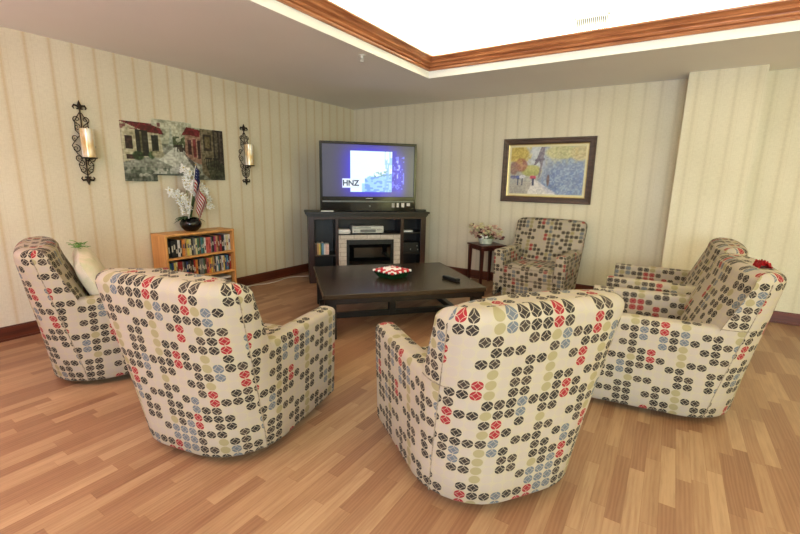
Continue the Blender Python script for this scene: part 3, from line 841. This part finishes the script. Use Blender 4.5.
rows = [
 (SH_Z[2], 'top', .195, ['white', 'black', 'black', 'black', 'black', 'white', 'black', 'orange', 'tan', 'yellow', 'cream', 'black', 'grey', 'cream', 'green', 'brown', 'teal', 'green', 'white', 'coral', 'coral', 'grey', 'black', 'magenta', 'tan', 'brown', 'red', 'black', 'navy', 'white', 'cream', 'white']),
 (SH_Z[1], 'middle', .19, ['green', 'teal', 'navy', 'yellow', 'cream', 'red', 'red', 'grey', 'black', 'navy', 'black', 'brown', 'black', 'red', 'orange', 'black', 'grey', 'grey', 'green', 'brown', 'coral', 'orange', 'yellow', 'tan', 'black', 'white', 'teal', 'brown', 'white', 'yellow', 'navy', 'blue', 'black', 'red']),
 (SH_Z[0], 'bottom', .19, ['brown', 'black', 'grey', 'green', 'navy', 'black', 'red', 'black', 'tan', 'brown', 'magenta', 'yellow', 'navy', 'white', 'blue', 'pink', 'white', 'black'])]
M['spine_mark'] = plain('spine_label', rgb(206, 196, 176), .5, var=.25, nscale=160)
r2 = random.Random(5)
for z, shelf, h, seq in rows:
    span = 2*hw-.05; 
    ths = [r2.uniform(.85, 1.2) for _ in seq]; tot = sum(ths); full = span if shelf != 'bottom' else span*.62
    y = -hw+.025
    for k, c in enumerate(seq):
        th = ths[k]/tot*full; hh = h*r2.uniform(.93, 1.0); dp = BCD-.035-r2.uniform(0, .02)
        o = obj('video_case', bx(.03, dp, 0, th-.0015, 0, hh, bev=.0015, seg=1), M['c_'+c], loc=(.02, (BCY0+BCY1)/2+y, z+.0005)); y += th
        bm = B(); zz = hh*r2.uniform(.2, .55); box(bm, dp-.001, dp+.0008, th*.22, th*.72, zz, zz+hh*r2.uniform(.15, .38))
        s = obj('spine_label', bm, M['spine_mark'] if c in ('black', 'brown', 'navy', 'red', 'green', 'magenta', 'teal', 'grey') else M['c_'+r2.choice(['black', 'red', 'navy'])], o)
        tag(o, '%s case on the %s shelf of the oak bookcase, %s from the left' % (c, shelf, ordin[k]), 'video case', 'video cases on the %s shelf' % shelf)
for k in range(7):
    c = ['black', 'grey', 'white', 'black', 'grey', 'brown', 'white'][k]
    o = obj('video_case', bx(.06, .235, -.09, .09, 0, .024, bev=.0015, seg=1), M['c_'+c], loc=(.02, (BCY0+BCY1)/2+hw-.135+r2.uniform(-.008, .008), SH_Z[0]+.0005+k*.0252))
    tag(o, '%s case in the flat stack on the bookcase bottom shelf, %s up' % (c, ordin[k]), 'video case', 'flat stack on the bottom shelf')

# ------------------------------------------------------------------ vase with orchids, flag
VZ = BCH+.0005; vc = Vector((.15, -3.14, VZ))
VS = empty('flower_vase', vc, 0, 'round black vase of white orchid sprays on the oak bookcase', 'vase')
obj('pot', lathe(B(), [(.052, 0), (.068, .006), (.106, .05), (.116, .088), (.100, .126), (.070, .146), (.075, .156), (.066, .156), (.055, .138)], n=32), M['gloss_black'], VS, smooth=50)
def orchid(bm, c, s, rr):
    n = Vector((rr.uniform(.3, 1), rr.uniform(-.7, .7), rr.uniform(-.4, .5))).normalized()
    q = n.to_track_quat('Z', 'Y'); off = rr.uniform(0, PI)
    for k in range(5):
        a = 2*PI*k/5+off; d = Vector((math.cos(a), math.sin(a), .25)); d.rotate(q); ct = Vector(c)+d*s*.55
        rot = d.to_track_quat('X', 'Z').to_euler(); blob(bm, ct, s*.62, s*.42, s*.16, 1, .05, rot=rot)
    blob(bm, Vector(c)+n*s*.25, s*.22, s*.22, s*.22, 1, mi=1)
rr = random.Random(11)
sprays = [[(0, 0, .14), (.02, -.02, .35), (.02, -.04, .55), (.03, -.03, .66), (.03, -.05, .72)],
          [(0, -.01, .14), (.03, -.04, .28), (.04, -.12, .40), (.04, -.20, .44), (.04, -.26, .43)],
          [(0, .01, .14), (.01, .06, .35), (.0, .12, .48), (-.02, .20, .48), (-.02, .24, .38), (-.02, .25, .26)],
          [(0, .0, .14), (.03, .01, .30), (.04, .03, .48), (.04, .06, .55)]]
starts = [1.6, 1.3, 1.9, 1.6]
def interp(p, t):
    i = min(int(t), len(p)-2); f = t-i; return Vector(p[i]).lerp(Vector(p[i+1]), f)
for sp_, st_ in zip(sprays, starts):
    bm = B(); tube(bm, sp_, .004, 6); stm = obj('stem', bm, M['stem'], VS, smooth=60)
    bm = B(); n = 20
    for k in range(n):
        t_ = st_+(len(sp_)-1-st_)*k/(n-1); p = interp(sp_, t_)+Vector((rr.uniform(-.0, .04), rr.uniform(-.035, .035), rr.uniform(-.03, .03)))
        orchid(bm, p, rr.uniform(.031, .044), rr)
    obj('blossoms', bm, [M['petal'], M['c_yellow']], stm)
# lower hanging blossoms of the left and right sprays
bm = B(); stm = tube(B(), [(0, -.01, .14), (.05, -.05, .26), (.06, -.10, .24)], .004, 6); stm = obj('stem', stm, M['stem'], VS)
for k in range(10): orchid(bm, (rr.uniform(.02, .07), rr.uniform(-.16, -.02), rr.uniform(.22, .36)), .032, rr)
obj('blossoms', bm, [M['petal'], M['c_yellow']], stm)
bm = B()
for k in range(14):
    a = rr.uniform(0, 2*PI); leaf(bm, (.03*math.cos(a), .03*math.sin(a), .145), (math.cos(a), math.sin(a), rr.uniform(.1, .9)), rr.uniform(.09, .17), .045, droop=.6)
for k in range(8): a = rr.uniform(0, 2*PI); leaf(bm, (.01, 0, .15), (.25*math.cos(a), .25*math.sin(a), 1), rr.uniform(.22, .36), .022, droop=.1)
obj('leaves', bm, M['leaf'], VS)
# flag on a stick, standing in the vase
FL = empty('small_flag', vc+Vector((.11, -.085, .155)), 0, 'small stars-and-stripes flag on a white stick standing among the orchids', 'flag')
tube_pts = [(0, 0, 0), (.01, .055, .29), (.02, .115, .575)]
obj('stick', tube(B(), tube_pts, .0045, 8), M['white_pl'], FL, smooth=60)
obj('finial', blob(B(), (.02, .118, .585), .009, .009, .012, 2), M['brass'], FL)
M['flagcloth'] = paint_material('flag_cloth', 0, .8)
def flag_mesh():
    nx, ny = 52, 39; bm = B(); cl = bm.verts.layers.float_color.new('Col'); vs = []
    top = Vector((.019, .110, .56)); bot = Vector((.012, .070, .31))
    for j in range(ny+1):
        row = []
        for i in range(nx+1):
            u, v = i/nx, j/ny            # u along the fly, v from top to bottom of the hoist
            p = top.lerp(bot, v)
            hang = Vector((.015*math.sin(u*9+v*2)+.012*math.sin(u*17), .05*u+.08*u*(1-v)*.6+.02*math.sin(u*7), -.40*u**1.05+.11*u*v*.5))
            q = bm.verts.new(p+hang)
            s = int(v*13-1e-6); c = (186, 32, 46) if s % 2 == 0 else (232, 226, 222)
            if u < .42 and v < 7/13:
                c = (36, 42, 96)
                if (i % 5 in (2,)) and (j % 5 in (2,)): c = (226, 226, 236)
            q[cl] = (*lin([t_/255 for t_ in c]), 1); row.append(q)
        vs.append(row)
    for j in range(ny):
        for i in range(nx): bm.faces.new((vs[j][i], vs[j][i+1], vs[j+1][i+1], vs[j+1][i]))
    bmesh.ops.solidify(bm, geom=bm.faces[:], thickness=.0012)
    return bm
obj('flag_cloth', flag_mesh(), M['flagcloth'], FL, smooth=80)

# ------------------------------------------------------------------ street painting (stepped canvases) on the left wall
def street(U, V):
    p = Paint(U, V, (120, 122, 108)); N = vnoise(U, V, 40, 20, 1); N2 = vnoise(U, V, 14, 10, 2)
    p.put(V > .62, (168, 170, 150), .8); p.put((V > .72)&(N2 > .4), (188, 186, 166), .6)
    p.poly([(.0, .0), (.0, .30), (.46, .62), (.58, .60), (.95, .12), (1, .0)], (134, 136, 126))
    p.poly([(.30, .35), (.50, .62), (.56, .60), (.72, .25), (.6, .12)], (188, 188, 178), .8)
    p.poly([(.05, .14), (.35, .20), (.60, .26), (.62, .20), (.30, .10), (.05, .08)], (196, 196, 186), .55)
    p.poly([(.41, .60), (.425, .80), (.435, .92), (.445, .80), (.46, .60)], (150, 156, 144), .9)
    p.poly([(.395, .58), (.42, .66), (.45, .66), (.475, .58), (.46, .58), (.45, .62), (.42, .62), (.41, .58)], (140, 146, 134), .9)
    # left building
    p.poly([(.0, .30), (.0, .97), (.33, .80), (.35, .48), (.18, .38)], (176, 170, 146))
    p.poly([(.0, .99), (.0, .90), (.20, .78), (.37, .76), (.34, .86), (.10, .97)], (112, 34, 44))
    p.put((V > .80)&(V < .94)&(U < .34)&(N > .6), (92, 28, 38), .6)
    p.rect(.02, .08, .50, .70, (62, 40, 38)); p.rect(.11, .22, .40, .80, (38, 36, 30)); p.rect(.15, .165, .42, .78, (96, 92, 70)); p.rect(.25, .31, .48, .74, (46, 46, 38))
    p.rect(.02, .09, .34, .42, (70, 44, 40)); p.ell(.12, .40, .05, .07, (44, 66, 38), .9, 1); p.ell(.24, .42, .03, .06, (52, 72, 44), .9, 1)
    p.ell(.30, .44, .06, .06, (150, 144, 120), .8, 1)
    # trees in the distance
    p.put((np.abs(V-.66) < .09)&(U > .45)&(U < .60)&(N > .35), (74, 84, 58), .9); p.put((V < .62)&(V > .5)&(U > .46)&(U < .62)&(N > .55), (58, 46, 40), .8)
    for u in (.49, .515, .54, .57): p.rect(u, u+.008, .50, .63, (40, 34, 34))
    # right buildings
    p.poly([(.57, .45), (.58, .86), (.74, .90), (.74, .30), (.66, .34)], (148, 120, 104)); p.poly([(.54, .78), (.60, .93), (.74, .90), (.73, .78), (.60, .80)], (116, 38, 48))
    p.rect(.60, .64, .46, .72, (70, 36, 40)); p.rect(.655, .69, .42, .74, (110, 44, 48)); p.rect(.70, .735, .40, .72, (60, 36, 36))
    p.poly([(.74, .16), (.74, .93), (1, .93), (1, .0), (.86, .0)], (112, 104, 84)); p.rect(.77, .86, .55, .84, (52, 44, 38)); p.rect(.785, .845, .60, .80, (96, 86, 60)); p.rect(.88, 1, .10, .95, (52, 44, 40)); p.rect(.90, .93, .3, .9, (86, 80, 66)); p.rect(.955, .97, .2, .9, (90, 78, 70), .8)
    p.poly([(.84, .0), (.78, .34), (.9, .4), (1, .3), (1, 0)], (70, 72, 56), .9)
    for u in (.78, .87): p.rect(u, u+.075, .40, .43, (24, 20, 18)); p.rect(u+.008, u+.016, .24, .41, (24, 20, 18)); p.rect(u+.055, u+.063, .26, .41, (24, 20, 18)); p.rect(u+.03, u+.038, .28, .41, (24, 20, 18))
    p.poly([(.55, .50), (.66, .33), (.72, .16), (.70, .12), (.62, .30)], (50, 46, 44), .6)
    p.put((V < .22)&(U < .4)&(N > .45), (84, 92, 80), .7); p.put((V < .12)&(N2 > .35), (70, 74, 66), .6)
    p.C = np.clip((p.C-.42)*1.15+.36, 0, 1); d = (vnoise(U, V, 70, 30, 6)-.5)*.22+(vnoise(U, V, 30, 60, 16)-.5)*.14+(N2-.5)*.12; p.C += d[..., None]
    return p.C
y0, y1, zb, zt_ = -3.715, -2.575, 1.380, 2.0
M['canvas'] = paint_material('street_painting', 0, .45)
PT = empty('street_painting', (.001, (y0+y1)/2, zb), PI/2, 'stepped three-part unframed canvas of a street scene on the left wall', 'painting')
tw = y1-y0
for (a, b, dz0, dz1) in ((y0, -3.40, 0, .0), (-3.40, -2.97, .07, .05), (-2.97, y1, .03, .0)):
    u0, u1 = (a-y0)/tw, (b-y0)/tw; zz0 = dz0; Hh = .60+dz1-dz0 if dz0 != .03 else .585
    zz0 = {y0: 0, -3.40: .065, -2.97: .02}[a]; Hh = {y0: .595, -3.40: .585, -2.97: .585}[a]
    fn = (lambda U, V, u0=u0, u1=u1, z_=zz0, H_=Hh: street(u0+(u1-u0)*U, np.clip((z_+H_*V)/.65, 0, 1)))
    c = picture('canvas_panel', b-a-.001, Hh, int(240*(u1-u0)), 100, fn, M['canvas'], PT, th=.030, loc=((a+b)/2-(y0+y1)/2, -.031, zz0))

# ------------------------------------------------------------------ framed picture on the back wall
def park(U, V):
    p = Paint(U, V, (170, 168, 160)); N = vnoise(U, V, 26, 18, 21); N2 = vnoise(U, V, 9, 7, 22); N3 = vnoise(U, V, 60, 40, 23)
    p.put((V > .5)&(U > .15)&(U < .5), (196, 200, 208), .9)
    p.put((U > .45)&(V > .2), (150, 158, 180), .8)
    sm = np.clip((U+.35*(1-V)-.60)*5, 0, 1)*np.clip((.82-V)*5, 0, 1); p.put(sm, (122, 138, 178), .8); p.put(sm*np.clip((N-.4)*3, 0, 1), (100, 120, 176), .6); p.put(sm*np.clip((N3-.5)*3, 0, 1), (150, 178, 192), .5)
    p.ell(.10, .85, .16, .18, (190, 160, 60), .9, 1); p.ell(.30, .50, .14, .12, (176, 172, 84), .85, 1); p.ell(.15, .62, .09, .14, (160, 88, 64), .8, 1); p.ell(.05, .55, .06, .14, (140, 96, 84), .8, 1)
    p.ell(.70, .88, .22, .14, (196, 188, 120), .85, 1); p.ell(.93, .86, .12, .16, (202, 178, 120), .85, 1); p.put(np.clip((V-.5)*4, 0, 1)*np.clip((N-.4)*3, 0, 1)*(U > .48), (206, 196, 146), .6); p.put(np.clip((V-.5)*4, 0, 1)*np.clip((N-.5)*3, 0, 1)*(U < .3), (206, 184, 90), .7)
    p.poly([(.33, .62), (.37, .78), (.42, 1.0), (.47, 1.0), (.46, .78), (.44, .5), (.42, .35), (.40, .35), (.42, .62), (.40, .70), (.36, .62)], (110, 98, 112), .9)
    p.poly([(.34, .74), (.47, .76), (.47, .72), (.34, .70)], (96, 86, 104), .9)
    p.poly([(.25, .22), (.36, .32), (.62, .05), (.66, .0), (.22, .0)], (222, 214, 208), .95); p.poly([(.0, .2), (.2, .28), (.32, .25), (.26, .0), (0, 0)], (172, 162, 150), .8)
    p.poly([(.38, .30), (.50, .18), (.68, .02), (.55, .02), (.42, .22)], (188, 184, 200), .6)
    for (u, v, c) in ((.12, .36, (86, 98, 168)), (.18, .37, (210, 208, 214)), (.05, .36, (110, 110, 150)), (.33, .36, (200, 70, 96))): p.ell(u, v, .045, .04, c, 1)
    for u in (.12, .18, .33, .345): p.rect(u-.008, u+.008, .18, .34, (56, 58, 88))
    p.ell(.54, .30, .02, .12, (112, 84, 80), .9, 1)
    p.C = p.C*.86+.10; p.C += ((N3-.5)*.16+(N2-.5)*.08)[..., None]*np.array([1, .95, .8])
    return p.C
PW, PH = 1.185, .845
FP = empty('framed_picture', (3.278, -.001, 1.178), 0, 'dark wood framed painting of strollers with umbrellas beneath a tower, on the back wall', 'framed picture')
def frame_bm(W_, H_, w_, prof_):
    bm = B(); rows = []
    for o_, y in prof_: rows.append([bm.verts.new(((sx*(W_/2-o_)), -y, H_/2+sz*(H_/2-o_))) for sx, sz in ((-1, -1), (1, -1), (1, 1), (-1, 1))])
    for a, b in zip(rows, rows[1:]+rows[:1]):
        for k in range(4): bm.faces.new((a[k], a[(k+1) % 4], b[(k+1) % 4], b[k]))
    bmesh.ops.recalc_face_normals(bm, faces=bm.faces); return bm
obj('frame', frame_bm(PW, PH, .08, [(0, 0), (0, .028), (.008, .036), (.025, .034), (.032, .028), (.06, .026), (.070, .020), (.076, .022), (.076, .0)]), M['frame'], FP)
obj('fillet', frame_bm(PW-.15, PH-.15, .01, [(0, .002), (0, .020), (.012, .016), (.012, .002)]), M['brass'], FP, loc=(0, 0, .075))
obj('mat', frame_bm(PW-.17, PH-.17, .04, [(0, .002), (0, .014), (.028, .013), (.028, .002)]), M['mat'], FP, loc=(0, 0, .085))
M['park'] = paint_material('park_painting', 0, .5)
picture('artwork', PW-.222, PH-.222, 130, 90, park, M['park'], FP, loc=(0, -.010, .111))

# ------------------------------------------------------------------ wall sconces
def spiral(bm, c, r0, turns, dirn, start, r=.0045):
    pts = []
    n = 26
    for k in range(n+1):
        t_ = k/n; rad = r0*(1-.82*t_); a = start+dirn*turns*2*PI*t_
        pts.append((.022, c[0]+rad*math.cos(a), c[1]+rad*math.sin(a)))
    tube(bm, pts, [r*(1-.4*k/n) for k in range(n+1)], 5)
def fleur(bm, z, s):
    x = .022
    tube(bm, [(x, 0, z), (x, 0, z+s*.035), (x, 0, z+s*.075)], [.008, .017, .002], 8)
    for q in (-1, 1): tube(bm, [(x, 0, z+s*.005), (x, q*.02, z+s*.025), (x, q*.042, z+s*.030), (x, q*.054, z+s*.012), (x, q*.044, z-s*.004)], [.008, .010, .010, .007, .004], 8)
    box(bm, x-.008, x+.008, -.024, .024, z-.006, z+.006, bev=.002)
def make_sconce():
    root = bpy.data.objects.new('wall_sconce', None); COL.objects.link(root); root['category'] = 'wall sconce'; root['group'] = 'wall sconces on the left wall'
    bm = B(); tube(bm, [(.02, 0, .07), (.02, 0, .71)], .006, 6)
    fleur(bm, .695, 1); fleur(bm, .075, -1)
    for q in (-1, 1):
        for (cy, cz, r_, tn, st) in ((.036, .60, .032, 1.4, -PI/2), (.040, .53, .030, 1.4, PI/2), (.062, .43, .030, 1.3, -PI/2), (.066, .335, .036, 1.4, PI/2), (.052, .25, .030, 1.3, -PI/2), (.040, .20, .030, 1.3, PI/2), (.034, .14, .026, 1.3, PI/2)):
            spiral(bm, (q*cy, cz), r_, tn, q, st if q > 0 else PI-st)
        tube(bm, [(.02, q*.008, .66), (.02, q*.05, .585), (.02, q*.055, .50), (.02, q*.02, .46), (.02, q*.07, .40), (.02, q*.095, .36), (.02, q*.06, .29), (.02, q*.02, .255), (.02, q*.06, .19), (.02, q*.045, .125), (.02, q*.008, .10)], .004, 5)
    obj('scrollwork', bm, M['iron'], root, smooth=60)
    bm = B(); tube(bm, [(.02, 0, .235), (.06, 0, .225), (.105, 0, .243)], .006, 6); lathe(bm, [(.02, .243), (.058, .247), (.066, .256), (.062, .256), (.05, .251)], .105, 0, 24)
    obj('candle_plate', bm, M['iron'], root, smooth=50)
    bm = B(); lathe(bm, [(.055, .257), (.055, .515), (.050, .515), (.050, .262)], .105, 0, 28)
    t = NT('amber_glass') if 'amber' not in M else None
    if t:
        tc = t.n('ShaderNodeTexCoord').outputs['Object']; s_ = t.n('ShaderNodeSeparateXYZ'); t.l(tc, s_.inputs[0])
        cc = t.ramp(t.noise(t.mapping(tc, (14, 14, 5)), 1.2, 2), [(.3, rgb(206, 160, 90)), (.48, rgb(226, 206, 172)), (.66, rgb(240, 238, 232))])
        M['amber'] = t.set(Base_Color=cc, Roughness=.15, Metallic=.15)
    obj('candle_holder', bm, M['amber'], root, smooth=50)
    bm = B(); lathe(bm, [(.04, .262), (.04, .43), (.036, .435), (.0, .43)], .105, 0, 20, cap=False); tube(bm, [(.105, 0, .43), (.105, 0, .447)], .0015, 5); obj('candle', bm, M['petal'], root, smooth=50)
    return root
s1 = make_sconce(); s1.location = (.0, -4.05, 1.338); s1['label'] = 'scrolled iron wall sconce with amber candle cylinder, left of the street painting'
s2 = copy_tree(s1); s2.location = (.0, -2.255, 1.338); s2['label'] = 'scrolled iron wall sconce with candle cylinder, between the street painting and the television'

# ------------------------------------------------------------------ side table with flower basket
ST = empty('side_table', (2.63, -.31, 0), math.radians(-38), 'small square dark-red wood side table beside the far armchair', 'side table')
hs = .20
obj('tabletop', bx(-hs, hs, -hs, hs, .565, .59, bev=.005), M['mahogany'], ST)
bm = B(); i_ = hs-.03
box(bm, -i_, i_, -i_, -i_+.018, .515, .566); box(bm, -i_, i_, i_-.018, i_, .515, .566); box(bm, -i_, -i_+.018, -i_, i_, .515, .566); box(bm, i_-.018, i_, -i_, i_, .515, .566)
obj('apron', bm, M['mahogany'], ST)
for sx in (-1, 1):
    for sy in (-1, 1):
        bm = B(); c0 = (sx*(hs-.035), sy*(hs-.035))
        r = bmesh.ops.create_cube(bm, size=1)
        for v in r['verts']:
            k = .022 if v.co.z > 0 else .015
            v.co = Vector((c0[0]+(k if v.co.x > 0 else -k), c0[1]+(k if v.co.y > 0 else -k), .56 if v.co.z > 0 else 0))
        obj('leg', bm, M['mahogany'], ST)
FBK = empty('flower_basket', (2.62, -.33, .5905), 0, 'pale green dish of dusty pink and cream silk flowers on the side table', 'flower arrangement')
obj('dish', lathe(B(), [(.07, 0), (.085, .004), (.10, .05), (.11, .085), (.104, .085), (.092, .05), (.07, .012)], n=28), M['ceramic_green'], FBK, smooth=50)
bm = B(); M['dusty'] = plain('dusty_pink_petal', rgb(196, 158, 138), .7, var=.2, nscale=60); M['burg'] = plain('burgundy_petal', rgb(104, 50, 48), .7, var=.2)
rr = random.Random(2)
for k in range(70):
    a = rr.uniform(0, 2*PI); e = rr.uniform(.15, 1); R_ = rr.uniform(.10, .24)
    p = (R_*math.cos(a)*1.05, R_*math.sin(a)*.6, .07+R_*e*.95)
    mi = rr.choice([0, 0, 0, 1, 1, 2]); s = rr.uniform(.018, .034)
    for q in range(4):
        blob(bm, (p[0]+rr.uniform(-s, s)*.7, p[1]+rr.uniform(-s, s)*.7, p[2]+rr.uniform(-s, s)*.6), s*.8, s*.8, s*.5, 1, .12, mi)
obj('blossoms', bm, [M['dusty'], M['c_cream'], M['burg']], FBK)
bm = B()
for k in range(40): a = rr.uniform(0, 2*PI); leaf(bm, (.05*math.cos(a), .04*math.sin(a), .07), (math.cos(a), .6*math.sin(a), rr.uniform(.3, 1.6)), rr.uniform(.09, .17), .016, droop=.2)
obj('leaves', bm, M['stem'], FBK)
bm = B(); blob(bm, (-.02, -.10, .10), .03, .03, .035, 2, .1); blob(bm, (.04, -.09, .11), .024, .024, .024, 2, .1); obj('pale_bloom', bm, M['petal'], FBK)

# ------------------------------------------------------------------ small fixtures
SPK = empty('fire_sprinkler', (2.09, -2.46, H), 0, 'small white fire sprinkler head on the lowered ceiling near the wood moulding', 'sprinkler')
obj('escutcheon', lathe(B(), [(.032, 0), (.030, -.006), (.012, -.008)][::-1], n=20), M['white_pl'], SPK, smooth=40)
bm = B(); lathe(bm, [(.012, -.03), (.012, -.004)], n=12); 
for q in (-1, 1): tube(bm, [(q*.010, 0, -.028), (q*.016, 0, -.042), (0, 0, -.056)], .003, 5)
obj('frame_arms', bm, M['white_pl'], SPK)
obj('deflector', lathe(B(), [(.020, -.060), (.020, -.056)], n=16), M['white_pl'], SPK)
VT = empty('air_vent', (3.915, TY1-.001, 2.82), 0, 'white slatted air vent grille high on the white recess wall above the wood moulding', 'air vent')
bm = B(); box(bm, -.15, .15, -.012, 0, 0, .014); box(bm, -.15, .15, -.012, 0, .126, .14); box(bm, -.15, -.136, -.012, 0, 0, .14); box(bm, .136, .15, -.012, 0, 0, .14); obj('vent_frame', bm, M['c_white'], VT)
M['duct_shade'] = plain('duct_shade', rgb(40, 44, 40), .9)
obj('duct_shade_plate', bx(-.137, .137, -.003, 0, .013, .127), M['duct_shade'], VT)  # flat dark plate: the shade behind the slats put in as colour
bm = B()
for k in range(16): box(bm, -.133+k*.0170, -.127+k*.0170, -.012, -.002, .012, .128)
obj('slats', bm, M['c_white'], VT)
# cable along the wall
pts = []
for k, (x, y) in enumerate(((.10, -2.62), (.09, -2.45), (.11, -2.25), (.17, -2.10), (.16, -1.90), (.12, -1.75), (.15, -1.6), (.30, -1.42))): pts.append(Vector((x, y, .006)))
fine = []
for i in range(len(pts)-1):
    p0, p1, p2, p3 = pts[max(i-1, 0)], pts[i], pts[i+1], pts[min(i+2, len(pts)-1)]
    for k in range(6):
        u = k/6; fine.append(.5*((2*p1)+(-p0+p2)*u+(2*p0-5*p1+4*p2-p3)*u*u+(-p0+3*p1-3*p2+p3)*u**3))
o = obj('power_cable', tube(B(), fine, .005, 8), M['white_pl'], smooth=60); tag(o, 'white cable lying on the floor along the left baseboard', 'cable')
